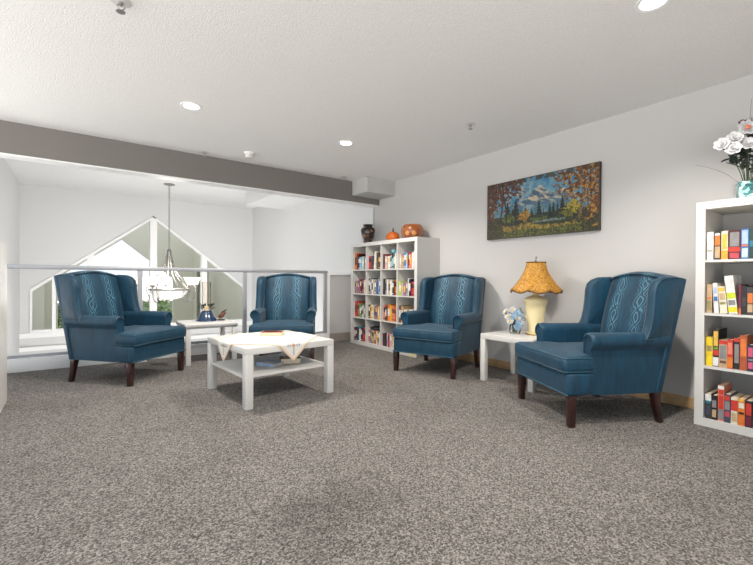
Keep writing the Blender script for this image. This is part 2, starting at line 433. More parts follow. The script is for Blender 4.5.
struct(MB().box(3.115, XW, YR-.02, YR+.13, 1.02, 1.055).build('trim_9', M['trim'], bevel=.004))
struct(MB().box(3.115, 3.165, YR-.012, YR, 0, 1.02).build('trim_10', M['trim']))
struct(MB().box(3.17, 3.70, YR-.014, YR, 0, .12).build('baseboard_knee', M['grey_trim']))

# ================================================================== WINGBACK CHAIRS
def yback(z):            # back of the chair leans
    return .285 + (z-.2)*.235
def make_chair(fb, mo):
    t = empty('wingback_armchair')
    lw = M['leg_wood']
    # seat deck / apron
    m = MB(); pillow(m, densify([(-.322, .30), (-.322, -.175), (-.345, -.19), (-.345, -.355), (-.33, -.375), (.33, -.375), (.345, -.355), (.345, -.19), (.322, -.175), (.322, .30)], .06), .205, .355, .02); m.build('seat_base', fb, t, smooth=True)
    m = MB(); m.tube([(-.345, -.372, .212), (.345, -.372, .212)], .007, 6); m.build('welt', M['piping'], t, smooth=True)
    # T shaped cushion
    T = [(-.345, -.40), (.345, -.40), (.345, -.182), (.268, -.182), (.268, .20), (-.268, .20), (-.268, -.182), (-.345, -.182)]
    Tb = []
    for i, p in enumerate(T):
        a = Vector(T[i-1]); b = Vector(p); c = Vector(T[(i+1) % 8]); r = .035 if i in (0, 1) else .015
        for k in range(4):
            tt = k/3; q0 = b+(a-b).normalized()*r; q1 = b+(c-b).normalized()*r
            Tb.append(tuple(q0*(1-tt)**2 + b*2*tt*(1-tt) + q1*tt*tt))
    Tb = densify(Tb, .05)
    m = MB(); pillow(m, Tb, .345, .466, .042, .024); cu = m.build('seat_cushion', fb, t, smooth=True)
    for z in (.362, .450):
        m = MB(); lp = [(p[0], p[1], z) for p in offset(Tb, .008)]; m.tube(lp+[lp[0]], .0055, 6, False); m.build('piping', M['piping'], cu, smooth=True)
    # inside back: padded, arched top, leaning
    def arch(x, top=1.0): return top+.045*math.cos(x/.30*PI/2)
    loops = []
    n = 14
    for k in range(n+1):
        x = -.285+.57*k/n
        th = .5+.5*(1-abs(x/.285)**6)
        zt = .985+.05*math.cos(x/.30*PI/2); z0 = .40
        lp = []
        for j in range(9):
            z = z0+(zt-.035-z0)*j/8
            bul = .060+.03*math.sin(PI*min(1, max(0, (z-.42)/.6)))
            lp.append((x, yback(z)-bul*th, z))
        yb = yback(zt)
        for a in (30, 70, 110, 150):
            lp.append((x, yb-.035-.06*th*math.cos(math.radians(a)) , zt-.035+.035*math.sin(math.radians(a))))
        lp.append((x, yb+.02, zt-.05)); lp.append((x, yback(z0)+.02, z0))
        loops.append(lp)
    m = MB(); m.loft(loops); m.build('backrest', mo, t, smooth=True)
    # outside back
    loops = []
    for k in range(n+1):
        x = -.343+.686*k/n; zt = .972+.052*math.cos(x/.36*PI/2)
        lp = []
        for j in range(7):
            z = .205+(zt-.205)*j/6; lp.append((x, yback(z)+.035, z))
        for j in range(7):
            z = zt-(zt-.205)*j/6; lp.append((x, yback(z)-.012, z))
        loops.append(lp)
    m = MB(); m.loft(loops); m.build('outer_back', fb, t, smooth=True, bevel=.008)
    for s in (-1, 1):
        # arm: side panel with an outward roll on top
        prof = [(.268, .34), (.268, .47), (.270, .545)]
        for a in range(170, -61, -23):
            prof.append((.322+.056*math.cos(math.radians(a)), .558+.056*math.sin(math.radians(a))))
        prof += [(.346, .49), (.350, .40), (.352, .207), (.30, .207), (.268, .25)]
        loops = []
        for y, sc in ((-.195, .82), (-.207, .93), (-.202, 1.0), (-.178, 1.02), (-.08, 1.0), (.05, 1.0), (.18, 1.0), (.36, 1.0)):
            cx, cz = .315, .50
            lp = []
            for (px, pz) in prof:
                q = sc if pz > .38 else (1 if sc >= 1 else .93+.07*sc)
                yy = y
                if pz < .30 and y > .2: yy = .31
                lp.append((s*(cx+(px-cx)*q)*.955, yy, (cz+(pz-cz)*q) if pz > .38 else pz))
            loops.append(lp)
        m = MB(); m.loft(loops); m.build('arm', fb, t, smooth=True)
        # wing: rounded slab following the side silhouette
        sil = [(yback(.56)+.02, .56), (yback(.75)+.02, .75), (yback(.90)+.02, .90), (yback(.985)+.015, .985), (yback(1.0)-.05, .994),
               (.335, .990), (.285, .972), (.250, .940), (.235, .885), (.230, .80), (.220, .72), (.205, .65), (.185, .60), (.160, .56)]
        sil = densify(sil, .035)
        def wx(y, z):        # the wings splay out a little towards the front
            return .304 + max(0, .44-y)*.10
        loops = []
        for d, k in ((.022, -.036), (.006, -.028), (0, -.014), (0, .014), (.006, .028), (.022, .036)):
            loops.append([(s*(wx(p[0], p[1])+k), p[0], p[1]) for p in offset(sil, d)])
        m = MB(); m.loft(loops); wg = m.build('wing', fb, t, smooth=True)
        pp = [(s*(wx(p[0], p[1])+.033), p[0], p[1]) for p in offset(sil, .010)][len(sil)//5:]
        m = MB(); m.tube(pp, .005, 6); m.build('piping', M['piping'], wg, smooth=True)
        # legs
        x = s*.324
        m = MB(); m.loft([[(x+a*q, -.335+b*q, z) for a, b in ((-1,-1),(1,-1),(1,1),(-1,1))] for q, z in ((.020, 0), (.026, .21))])
        m.build('leg', lw, t, bevel=.003)
        m = MB(); m.loft([[(x*.97+a*q, y+b*q, z) for a, b in ((-1,-1),(1,-1),(1,1),(-1,1))] for q, y, z in ((.018, .325, 0), (.019, .308, .07), (.022, .295, .15), (.026, .285, .21))])
        m.build('leg', lw, t, bevel=.003)
    return t
chair = make_chair(M['fabric'], M['moire'])
chairs = [(chair, (.43, 4.675), 40.5, 'bright blue wingback armchair left of the white coffee table, nearest the left bookcase'),
          (None, (1.975, 4.47), -29, 'blue wingback armchair behind the white coffee table, backed against the railing'),
          (None, (3.162, 3.155), -71, 'blue wingback armchair between the tall cube bookcase and the side table with lamp'),
          (None, (3.068, 1.525), -118, 'blue-green wingback armchair in the right foreground, between lamp table and right bookcase')]
for o, (x, y), a, lab in chairs:
    o = o or copy_tree(chair)
    o.location = (x, y, 0); o.rotation_euler = (0, 0, math.radians(a))
    tag(o, lab, 'armchair', 'wingback armchairs')

# ================================================================== WHITE TABLES
def make_table(w, d, hgt, leg, top=.05, shelf=None):
    t = empty('side_table')
    MB().box(-w/2, w/2, -d/2, d/2, hgt-top, hgt).build('tabletop', M['white_lam'], t, bevel=.002)
    for sx in (-1, 1):
        for sy in (-1, 1):
            x, y = sx*(w/2-leg/2), sy*(d/2-leg/2)
            MB().box(x-leg/2, x+leg/2, y-leg/2, y+leg/2, 0, hgt-top).build('leg', M['white_lam'], t, bevel=.002)
    if shelf:
        e = .012
        MB().box(-w/2+e, w/2-e, -d/2+leg, d/2-leg, shelf-.018, shelf).add([], []).build('shelf', M['white_lam'], t, bevel=.002)
    return t
CT = (1.357, 3.385)
ct = make_table(.775, .81, .45, .06, .05, .235); ct.name = 'coffee_table'
ct.location = (*CT, 0); ct.rotation_euler = (0, 0, math.radians(4.5))
tag(ct, 'low square white coffee table with a lower shelf and embroidered cloth on top', 'table')
lt = make_table(.55, .55, .45, .05)
lt.location = (3.42, 2.30, 0); lt.rotation_euler = (0, 0, math.radians(2))
tag(lt, 'white square side table holding the amber lamp between two armchairs', 'table', 'square white side tables')
dt = copy_tree(lt); dt.location = (1.262, 5.09, 0); dt.rotation_euler = (0, 0, math.radians(-1))
tag(dt, 'white square side table against the railing under the dark blue hurricane lantern', 'table', 'square white side tables')

# embroidered cloth over the coffee table
def set_cols(o, cols):
    a = o.data.color_attributes.new('Col', 'FLOAT_COLOR', 'POINT')
    a.data.foreach_set('color', [c for col in cols for c in (*col, 1)])
def cloth(name, half, w, d, rot, color_fn, n=56, z=.452, lip=.006):
    vs = []; cols = []
    for i in range(n+1):
        for j in range(n+1):
            u, v = -1+2*i/n, -1+2*j/n
            x = (u*math.cos(rot)-v*math.sin(rot))*half; y = (u*math.sin(rot)+v*math.cos(rot))*half
            dx = max(0, abs(x)-w/2); dy = max(0, abs(y)-d/2)
            zz = z; px, py = x, y
            if dx: px = math.copysign(w/2+lip+.006*math.sin(14*y)*min(1, dx*10)+.03*dx, x); zz -= dx
            if dy: py = math.copysign(d/2+lip+.006*math.sin(16*x)*min(1, dy*10)+.03*dy, y); zz -= dy
            vs.append((px, py, zz)); cols.append(color_fn(u, v))
    fs = [(i*(n+1)+j, (i+1)*(n+1)+j, (i+1)*(n+1)+j+1, i*(n+1)+j+1) for i in range(n) for j in range(n)]
    m = MB(); m.add(vs, fs); o = m.build(name, attr_mat(name+'_linen', .85), None, smooth=True)
    set_cols(o, cols)
    md = o.modifiers.new('thick', 'SOLIDIFY'); md.thickness = .0025; md.offset = 1
    return o
def embroid(u, v):
    base = srgb(206, 205, 200)
    e = max(abs(u), abs(v))
    if e > .955: return srgb(214, 190, 168)
    a, b = abs(u), abs(v)
    # a spray of flowers in each corner
    for (fu, fv, r, c) in ((.74, .74, .055, (196, 120, 84)), (.84, .70, .04, (110, 108, 120)), (.70, .84, .04, (110, 108, 120)), (.62, .66, .035, (150, 140, 120)), (.66, .58, .03, (120, 130, 120)), (.56, .70, .03, (178, 130, 100))):
        dd = math.hypot(a-fu, b-fv)
        if dd < r and math.sin(6*math.atan2(b-fv, a-fu))+1.6-dd/r*1.5 > .3: return srgb(*c)
    if abs(a-b) < .012 and .45 < a < .9: return srgb(140, 138, 128)
    if .50 < math.hypot(a, b) < .54 and int(math.atan2(b, a)*14) % 2: return srgb(186, 178, 170)
    return base
cl = cloth('tablecloth', .385, .775, .81, PI/4, embroid)
cl.location = (*CT, 0); cl.rotation_euler = (0, 0, math.radians(4.5))
tag(cl, 'white embroidered cloth laid diagonally over the coffee table, corners hanging', 'tablecloth')
def doily_col(u, v):
    e = max(abs(u), abs(v))
    return srgb(170, 168, 166) if .93 < e < .97 else srgb(208, 208, 207)
n = 40
dl = cloth('table_runner', .312, .55, .55, 0, doily_col, 40)
dl.location = (1.262, 5.09, 0); dl.rotation_euler = (0, 0, math.radians(-1))
tag(dl, 'plain white cloth under the blue hurricane lantern by the railing', 'tablecloth')

# ================================================================== BOOKCASES
def make_bookcase(cols, rows, cell=.335, outer=.05, inner=.016, depth=.385):
    t = empty('bookcase')
    W = cols*cell+(cols-1)*inner+2*outer; Hh = rows*cell+(rows-1)*inner+2*outer
    wl = M['white_lam']
    MB().box(0, W, 0, depth, 0, outer).build('bottom_panel', wl, t)
    MB().box(0, W, 0, depth, Hh-outer, Hh).build('top_panel', wl, t)
    MB().box(0, outer, 0, depth, outer, Hh-outer).build('side_panel', wl, t)
    MB().box(W-outer, W, 0, depth, outer, Hh-outer).build('side_panel', wl, t)
    for r in range(1, rows):
        z = outer+r*cell+(r-1)*inner
        MB().box(outer, W-outer, .002, depth-.002, z, z+inner).build('shelf', wl, t)
    for c in range(1, cols):
        x = outer+c*cell+(c-1)*inner
        for r in range(rows):
            z = outer+r*(cell+inner)
            MB().box(x, x+inner, .004, depth-.004, z, z+cell).build('divider', wl, t)
    return t
# local x runs left to right seen from the front, local y runs to the wall
BC1 = make_bookcase(4, 4); BC1.location = (3.375, 5.228, 0); BC1.rotation_euler = (0, 0, -PI/2)
tag(BC1, 'tall white cube bookcase of sixteen cubbies full of paperbacks by the railing', 'bookcase')
m = MB(); m.lathe([(.022, 0), (.022, .002)], 14); st = m.build('sticker', mat('yellow_sticker', (232, 200, 20), .5), BC1, loc=(1.415, -.0005, .027)); st.rotation_euler = (PI/2, 0, 0); st['label'] = 'round yellow sticker'
BC2 = copy_tree(BC1); BC2.location = (3.366, .945, 0)
for ch in kids(BC2):
    if ch.name.startswith('sticker'): bpy.data.objects.remove(ch)
tag(BC2, 'white cube bookcase at the right edge under the vase of flowers', 'bookcase')
BC3 = make_bookcase(2, 3, cell=.36, depth=.36); BC3.location = (-1.255, 3.90, 0)
tag(BC3, 'white bookcase cut off at the left edge of the photo', 'bookcase')

# ------------------------------------------------------------------ books
PAL = dict(orange=(222,120,46), dark_maroon=(78,24,30), navy=(30,36,72), light_blue=(140,184,214), pale_green=(190,212,206), brown=(104,72,56), pinkish=(206,182,178),
    red=(206,56,44), slate=(66,70,92), cream=(230,222,200), black=(28,27,30), grey=(136,134,136), maroon=(112,32,52), white=(232,230,226), teal=(30,128,150), aqua=(120,196,210),
    tan=(196,166,128), blue=(58,108,180), pale_blue=(168,190,220), mauve=(160,118,140), pink=(206,86,120), yellow=(232,186,78), lime=(196,208,36), lilac=(176,170,200),
    rose=(196,72,84), olive=(150,140,92), green=(120,158,62), salmon=(226,128,104), amber=(236,164,50), dark_green=(32,66,58), purple=(112,84,128), charcoal=(58,56,58), bright_yellow=(242,210,30), rust=(176,84,44))
BM = {k: mat('book_'+k, v, .45, rgb2=tuple(int(x*.86) for x in v), scale=22) for k, v in PAL.items()}
ORD = ['first','second','third','fourth','fifth','sixth','seventh','eighth','ninth','tenth','eleventh','twelfth','thirteenth']
COLN = ['leftmost','second','third','rightmost']; ROWN = ['top','upper middle','lower middle','bottom']
def book(w, h, d, col, bands=()):
    """upright book: x thickness, y depth (spine at y=0), z height"""
    m = MB(); c = .003 if w > .012 else .0015
    m.box(0, w, 0, c, 0, h); m.box(0, c, c, d, 0, h); m.box(w-c, w, c, d, 0, h)
    o = m.build('book', BM[col])
    MB().box(c, w-c, c, d-.006, .004, h-.004).build('pages', M['paper'], o)
    for (z0, z1, bc) in bands:
        ins = .12*w if bc[0] != '!' else 0
        k = bc.lstrip('!')
        MB().box(ins, w-ins, -.0012, 0, z0*h, z1*h).build('spine_label', BM[k], o)
    return o
def place_row(bc, row, c, items, where, group, jitter=.02, front=.03, cell=.335, outer=.05, inner=.016, rows=4, detailed=False):
    z = outer+(rows-1-row)*(cell+inner)
    x0 = outer+c*(cell+inner)+.004
    tot = sum(it[2] for it in items); avail = cell-.012
    sc = min(1.0, avail/tot) if detailed else avail/tot*.98
    x = x0
    for i, it in enumerate(items):
        col, hh, wd = it[:3]; lean = it[3] if len(it) > 3 and not isinstance(it[3], list) else 0
        bands = it[-1] if isinstance(it[-1], list) else []
        wd *= sc
        if not bands:
            alt = random.choice(['cream', 'white', 'black', 'yellow', 'charcoal'])
            if alt == col: alt = 'white'
            bands = [(.55, .85, alt), (.08, .14, alt)] if random.random() < .6 else [(.30, .75, alt)]
        rnd = random.random()
        o = book(wd*.94, hh, random.uniform(.15, .2), col, bands)
        loc = Vector((x, front+rnd*jitter, z+.0005))
        o.matrix_world = bc.matrix_basis @ Matrix.Translation(loc) @ Matrix.Rotation(math.radians(lean), 4, 'Y')
        o.location += bc.matrix_basis.to_3x3() @ Vector((0, 0, wd*math.sin(math.radians(max(lean, 0)))))
        x += wd
        nl = items[i+1][3] if i+1 < len(items) and len(items[i+1]) > 3 and not isinstance(items[i+1][3], list) else 0
        if nl < 0: x += hh*.95*(math.tan(math.radians(-nl))-math.tan(math.radians(max(0, -lean))))
        if lean > 0: x += hh*math.tan(math.radians(lean))
        ln = col.replace('_', ' ')
        tag(o, '%s book, %s from left, %s' % (ln, ORD[i], where), 'book', group)
B = lambda s: [tuple(float(q) if k else q for k, q in enumerate(p.split(':'))) for p in s.split()]
cells1 = {
 (0,0): 'orange:.25:.05 dark_maroon:.235:.04 navy:.19:.04 light_blue:.185:.05 pale_green:.19:.045 brown:.18:.04 pinkish:.175:.05',
 (0,1): 'red:.19:.06 slate:.19:.05 cream:.25:.045:6 brown:.235:.045 charcoal:.19:.05 black:.225:.04',
 (0,2): 'maroon:.205:.045 pinkish:.175:.045 white:.17:.05 pinkish:.18:.04 aqua:.255:.045 navy:.21:.03 cream:.205:.035 brown:.185:.03',
 (0,3): 'pinkish:.19:.05 tan:.165:.03 olive:.16:.03 blue:.205:.05 pale_blue:.20:.04 navy:.20:.03 red:.205:.03 salmon:.18:.04 white:.2:.045 white:.215:.03 blue:.14:.02',
 (1,0): 'mauve:.18:.04 grey:.185:.035 teal:.17:.03 pink:.21:.03 maroon:.205:.04 mauve:.19:.04 cream:.20:.04 yellow:.19:.05',
 (1,1): 'black:.225:.04 grey:.22:.04 white:.205:.05 tan:.20:.04 grey:.19:.05 blue:.18:.045 pale_blue:.23:.03 black:.22:.03 mauve:.18:.03',
 (1,2): 'black:.22:.045 grey:.21:.03 white:.21:.03 tan:.2:.04 white:.195:.045 charcoal:.19:.03 orange:.205:.04 brown:.19:.03',
 (1,3): 'lime:.185:.05 lilac:.17:.04 mauve:.17:.05 grey:.18:.03 white:.225:.04 navy:.215:.04 red:.18:.05 rose:.185:.05',
 (2,0): 'rose:.23:.045 red:.21:.04 olive:.205:.035 green:.185:.04 black:.18:.035 white:.18:.04 grey:.185:.04 charcoal:.18:.035',
 (2,1): 'black:.195:.05 yellow:.19:.03 cream:.2:.05 mauve:.19:.05 purple:.19:.04 yellow:.18:.04 white:.19:.05',
 (2,2): 'salmon:.21:.06 charcoal:.20:.035 orange:.22:.06 amber:.21:.05 salmon:.2:.035 orange:.19:.04 red:.19:.05',
 (2,3): 'brown:.22:.04 tan:.215:.04 cream:.175:.06 olive:.17:.05 white:.18:.06 grey:.18:.04',
 (3,0): 'navy:.19:.035 maroon:.17:.03 teal:.20:.045 white:.175:.04 navy:.19:.035 red:.2:.06:10 lime:.16:.03',
 (3,1): 'pink:.175:.035 grey:.17:.03 teal:.18:.03 tan:.185:.05 rust:.18:.03 cream:.185:.04 brown:.18:.035 white:.18:.06',
 (3,2): 'maroon:.175:.04 charcoal:.18:.03 lilac:.185:.04 rose:.175:.04 pinkish:.18:.04 cream:.185:.03 brown:.18:.04 maroon:.175:.03',
}
for (r, c), s in cells1.items():
    place_row(BC1, r, c, B(s), '%s row, %s cubby of bookcase by railing' % (ROWN[r], COLN[c]), 'paperbacks in the bookcase by the railing')
# loose book lying flat on top of a bottom row
o = book(.035, .22, .15, 'black'); o.matrix_world = BC1.matrix_basis @ Matrix.Translation((.05+.351+.03, .06, .05+.192)) @ Matrix.Rotation(PI/2, 4, 'Y') @ Matrix.Translation((-.035, 0, 0))
tag(o, 'black book lying flat across the books in the bottom row, second cubby', 'book')

near = {
 0: [('white',.185,.036,[(.30,.34,'olive')]), ('black',.18,.037,[(.52,.86,'orange'),(.06,.48,'tan'),(.88,.96,'white')]),
     ('cream',.185,.035,[(.02,.32,'!amber'),(.35,.9,'yellow')]), ('dark_maroon',.188,.064,[(.26,.42,'!red'),(.44,.92,'grey'),(.04,.22,'rose')]),
     ('blue',.19,.040,[(.05,.36,'pale_green'),(.42,.48,'orange'),(.5,.95,'pale_blue')]), ('dark_green',.188,.022,[(.4,.6,'teal')]), ('cream',.192,.05,[(.2,.86,'tan')]), ('tan',.185,.03,[(.1,.4,'black')])],
 1: [('tan',.19,.03,[(.48,.55,'orange'),(.1,.42,'olive')]), ('white',.198,.026,-3,[(.4,.55,'blue'),(.65,.85,'pale_blue')]),
     ('cream',.175,.04,-5,[(.82,.96,'!yellow'),(.5,.75,'tan'),(.33,.42,'olive')]), ('white',.245,.047,-6,[(.58,.95,'white'),(.40,.55,'!lime'),(.22,.36,'grey'),(.04,.18,'!bright_yellow')]),
     ('maroon',.19,.014,[(.0,.2,'orange')]), ('black',.18,.026,[(.3,.6,'charcoal')]), ('charcoal',.175,.034,[(.42,.78,'orange'),(.1,.38,'tan')]), ('pinkish',.175,.036,[(.1,.95,'salmon')]), ('cream',.18,.04,[(.2,.8,'grey')])],
 2: [('bright_yellow',.19,.036,[(.5,.7,'olive')]), ('black',.245,.032,[(.55,.95,'yellow'),(.46,.52,'green'),(.3,.44,'!red'),(.02,.25,'!white')]),
     ('tan',.178,.044,[(.85,.99,'!red'),(.3,.8,'grey'),(.15,.25,'brown')]), ('red',.185,.03,[(.02,.4,'!orange'),(.5,.9,'salmon')]),
     ('black',.2,.03,[(.88,.99,'!red'),(.2,.8,'grey')]), ('rust',.22,.038,[(.4,.9,'orange')]), ('navy',.165,.032,[(.55,.9,'pink'),(.1,.35,'pink'),(.4,.48,'grey')]), ('blue',.16,.036,[(.02,.36,'!teal'),(.36,.42,'lime'),(.55,.9,'pale_blue')])],
 3: [('charcoal',.165,.034,[(.72,.99,'!white'),(.62,.72,'teal'),(.15,.5,'slate')]), ('black',.16,.03,[(.1,.42,'tan'),(.5,.8,'grey')]),
     ('salmon',.23,.034,[(.05,.32,'!grey'),(.34,.72,'red'),(.75,.88,'red'),(.9,.99,'!white')]), ('slate',.182,.034,[(.78,.95,'red'),(.45,.75,'grey'),(.2,.4,'rose')]),
     ('cream',.168,.034,[(.5,.9,'!red'),(.94,.99,'cream'),(.1,.4,'tan')]), ('orange',.168,.036,[(.65,.85,'cream'),(.42,.5,'black'),(.9,.99,'yellow')]), ('black',.165,.036,[(.45,.9,'red'),(.05,.4,'maroon')])],
}
for r, its in near.items():
    place_row(BC2, r, 0, its, '%s row of the bookcase at the right edge' % ROWN[r], 'books in the right-hand bookcase', jitter=.015, front=.02, detailed=True)

# books on and under the coffee table
def flat_book(w, d, h, col, loc, rz, label, cover=None):
    m = MB(); m.box(-w/2, w/2, -d/2, d/2, 0, .003); m.box(-w/2, w/2, -d/2, d/2, h-.003, h); m.box(-w/2, -w/2+.003, -d/2, d/2, .003, h-.003)
    o = m.build('book', BM[col]); o.location = loc; o.rotation_euler = (0, 0, rz)
    MB().box(-w/2+.003, w/2-.004, -d/2+.004, d/2-.004, .003, h-.003).build('pages', M['paper'], o)
    if cover:
        for (x0, x1, y0, y1, c) in cover:
            MB().box(x0*w/2, x1*w/2, y0*d/2, y1*d/2, h, h+.0012).build('cover_picture', BM[c], o)
    return tag(o, label, 'book')
flat_book(.20, .14, .03, 'cream', (1.43, 3.50, .4555), math.radians(-33), 'small book with an orange cover picture lying on the coffee table cloth', [(-.92, .92, -.85, .85, 'rust'), (-.6, .4, -.5, .5, 'orange'), (-.9, -.6, -.7, .3, 'green'), (.4, .8, -.2, .7, 'salmon')])
flat_book(.13, .19, .025, 'pale_blue', (1.33, 3.30, .2355), math.radians(25), 'blue and white book lying on the coffee table lower shelf', [(-.8, .3, -.8, .8, 'white')])
flat_book(.17, .12, .05, 'brown', (1.50, 3.28, .2355), math.radians(-20), 'thick brown book lying on the coffee table lower shelf', [(-.7, .7, -.6, .6, 'tan')])

# ================================================================== PAINTING
def fb(x, y, o=4):
    return mnoise.fractal(Vector((x, y, 3.7)), 1.0, 2.0, o)
def painting_color(u, v):
    n1 = fb(u*14, v*7); n2 = fb(u*50, v*25+9); n3 = fb(u*90+5, v*45)
    mixc = lambda a, b, t: tuple(a[i]+(b[i]-a[i])*max(0, min(1, t)) for i in range(3))
    col = mixc((56, 132, 176), (150, 186, 196), .5+n1*.8+(.75-v)*1.2)
    if .2 < u < .45 and v > .5: col = mixc(col, (196, 200, 194), .4+n1)
    pts = [(0,.42),(.2,.52),(.28,.58),(.36,.60),(.42,.66),(.46,.76),(.50,.80),(.535,.84),(.56,.78),(.60,.70),(.66,.66),(.70,.70),(.73,.72),(.78,.66),(.86,.58),(1,.52)]
    for (a, ha), (b, hb) in zip(pts, pts[1:]):
        if a <= u <= b: rd = ha+(hb-ha)*(u-a)/(b-a)
    rd += n2*.02
    if v < rd:
        lit = fb(u*22+v*18, v*10-u*8)+.15*math.sin(40*(u+.6*v))
        col = mixc((74, 104, 130), (226, 208, 178), .35+lit*1.6+(v-.62)*1.6)
        col = mixc(col, (92, 138, 162), (.62-v)*5)
    if v < .50+n1*.05:
        col = mixc((70, 118, 140), (146, 178, 186), .5+n1*1.2)
    if v < .36+n1*.06+.05*abs(u-.5): col = mixc((26, 40, 26), (74, 84, 40), .4+n2*1.1)
    # meadow
    if v < .21+.04*math.sin(u*7)+n1*.03:
        col = mixc((92, 78, 28), (176, 150, 60), .5+n2*1.3)
        if u < .28: col = mixc(col, (110, 66, 30), .5+n1)
        if v < .12+n1*.04: col = mixc((40, 50, 20), (120, 124, 46), .45+n3*1.4)
    if .46 < u < .75 and abs(v-.235-n2*.01) < .018: col = mixc((140, 160, 160), (60, 70, 50), .4+n3)
    # conifers
    for (cu, b, h, wd) in ((.215,.22,.44,.05),(.30,.22,.47,.05),(.27,.2,.32,.05),(.39,.22,.34,.02),(.45,.24,.24,.03),(.52,.25,.36,.035),(.56,.26,.18,.015),(.615,.26,.26,.025),(.645,.26,.28,.022),(.68,.27,.24,.018),(.72,.25,.36,.035),(.75,.25,.22,.03),(.79,.25,.2,.03)):
        t = (v-b)/h
        if 0 < t < 1 and abs(u-cu) < wd*(1-t)*(.75+.5*abs(math.sin(t*22+cu*50)))+n3*.006:
            col = mixc((14, 26, 22), (44, 62, 44), .3+n3*1.4)
    # bright bushes
    for (cu, cv, ru, rv, c) in ((.385,.36,.05,.10,(208,150,40)),(.22,.32,.06,.07,(110,124,36)),(.80,.40,.06,.11,(190,170,50)),(.76,.30,.05,.06,(120,120,40)),(.50,.28,.07,.04,(96,110,40))):
        if math.hypot((u-cu)/ru, (v-cv)/rv) < 1+n2*.8: col = mixc(c, (60, 60, 20), .25-n3*1.4)
    # trees framing both sides
    if u < .17+n1*.14 or u > .83+n1*.14:
        if v < .30+n1*.15: col = mixc((28, 32, 14), (88, 84, 34), .4+n3*1.3)
    for (tu, tw, c) in ((.03,.008,(52,36,28)),(.075,.006,(70,50,40)),(.14,.007,(60,42,34)),(.185,.008,(48,36,32)),(.87,.011,(150,120,84)),(.95,.009,(74,52,36)),(.905,.005,(90,64,44))):
        if v > .2 and abs(u-tu-.02*math.sin(v*6+tu*30)*(1 if tu < .5 else -.8)) < tw: col = mixc(c, (30, 22, 16), .3+n3)
    edge = max((.40-u)/.40, (u-.64)/.36)
    lim = .95-edge*.55 if u < .5 else .92-edge*.62
    if edge > 0 and v > lim-.1 + fb(u*18, v*14)*.30 and fb(u*38+3, v*24)+edge*.6 > .02+ (0 if v > .8 else .12):
        col = mixc((70, 40, 24), (152, 98, 42) if u > .5 else (112, 64, 44), .45+n3*1.5)
        if n2 > .22: col = (190, 140, 60) if u > .5 else (120, 86, 60)
    if v > .93 and fb(u*30, v*10) > -.2: col = mixc(col, (66, 50, 34), .7)
    return srgb(*[max(0, min(255, c*.82)) for c in col])
pt = empty('painting', (XW-.003, 2.357, 1.7115), -PI/2, 'long landscape painting of a snowy mountain and autumn trees on the right wall', 'painting')
PW, PH = 1.219, .605
MB().box(-PW/2, PW/2, -.030, 0, -PH/2, PH/2).build('canvas', mat('dark_canvas_edge', (66, 58, 50), .7), pt)
nx, nz = 260, 130; vs = []; cols = []
for j in range(nz+1):
    for i in range(nx+1):
        vs.append(((i/nx-.5)*(PW-.008), -.0312, (j/nz-.5)*(PH-.008))); cols.append(painting_color(i/nx, j/nz))
mb = MB(); mb.add(vs, [(j*(nx+1)+i, j*(nx+1)+i+1, (j+1)*(nx+1)+i+1, (j+1)*(nx+1)+i) for j in range(nz) for i in range(nx)])
po = mb.build('painted_surface', attr_mat('oil_paint', .55, .2, 260), pt); set_cols(po, cols)
mb = MB()
for a in ((-PW/2, PW/2, PH/2-.006, PH/2), (-PW/2, PW/2, -PH/2, -PH/2+.006)): mb.box(a[0], a[1], -.034, -.030, a[2], a[3])
for a in ((-PW/2, -PW/2+.006), (PW/2-.006, PW/2)): mb.box(a[0], a[1], -.034, -.030, -PH/2+.006, PH/2-.006)
mb.build('frame', mat('dark_frame', (58, 46, 36), .5), pt)

# ================================================================== TABLE LAMP
tl = empty('table_lamp', (3.515, 2.225, .4502), .3, 'cream ceramic lamp with amber bell shade on the side table', 'lamp')
m = MB(); m.lathe([(.082, 0), (.088, .006), (.085, .02), (.066, .022), (.070, .03), (.070, .06), (.078, .14), (.086, .22), (.092, .26), (.100, .285), (.108, .31), (.105, .33), (.088, .345), (.06, .358), (.035, .365), (.02, .385), (.018, .43)], 32)
m.build('lamp_base', mat('cream_ceramic', (232, 216, 170), .35, coat=.3), tl, smooth=True)
m = MB(); m.lathe([(.088, 0), (.092, .004), (.09, .012), (.08, .014)], 32); m.build('foot_ring', mat('brass_ring', (190, 150, 70), .3, .8), tl, smooth=True)
sm, nt, b = new_mat('amber_parchment')
tc = nd(nt, 'ShaderNodeTexCoord'); nz_ = nd(nt, 'ShaderNodeTexNoise', Scale=60.0, Detail=5.0, Distortion=1.0); nt.links.new(tc.outputs['Object'], nz_.inputs['Vector'])
r = nd(nt, 'ShaderNodeValToRGB'); r.color_ramp.elements[0].position = .38; r.color_ramp.elements[1].position = .66
r.color_ramp.elements[0].color = (*srgb(146, 94, 18), 1); r.color_ramp.elements[1].color = (*srgb(206, 154, 54), 1)
nt.links.new(nz_.outputs['Fac'], r.inputs['Fac']); nt.links.new(r.outputs['Color'], b.inputs['Base Color']); b.inputs['Roughness'].default_value = .6
loops = []
NS = 64
def shade_r(t): return .088 + .145*(t**1.7)          # t: 0 top .. 1 bottom
for k in range(13):
    t = k/12; lp = []
    for j in range(NS):
        a = 2*PI*j/NS; q = (j % 8)/8.0; fac = 1 - .05*math.sin(PI*q)*(.3+.7*t)
        z = .680-.255*t - (.028*math.sin(PI*q)*max(0, t-.75)/.25)
        lp.append((shade_r(t)*fac*math.cos(a), shade_r(t)*fac*math.sin(a), z))
    loops.append(lp)
m = MB(); m.loft(loops, cap=False); sh = m.build('lamp_shade', sm, tl, smooth=True)
md = sh.modifiers.new('thick', 'SOLIDIFY'); md.thickness = .004; md.offset = -1
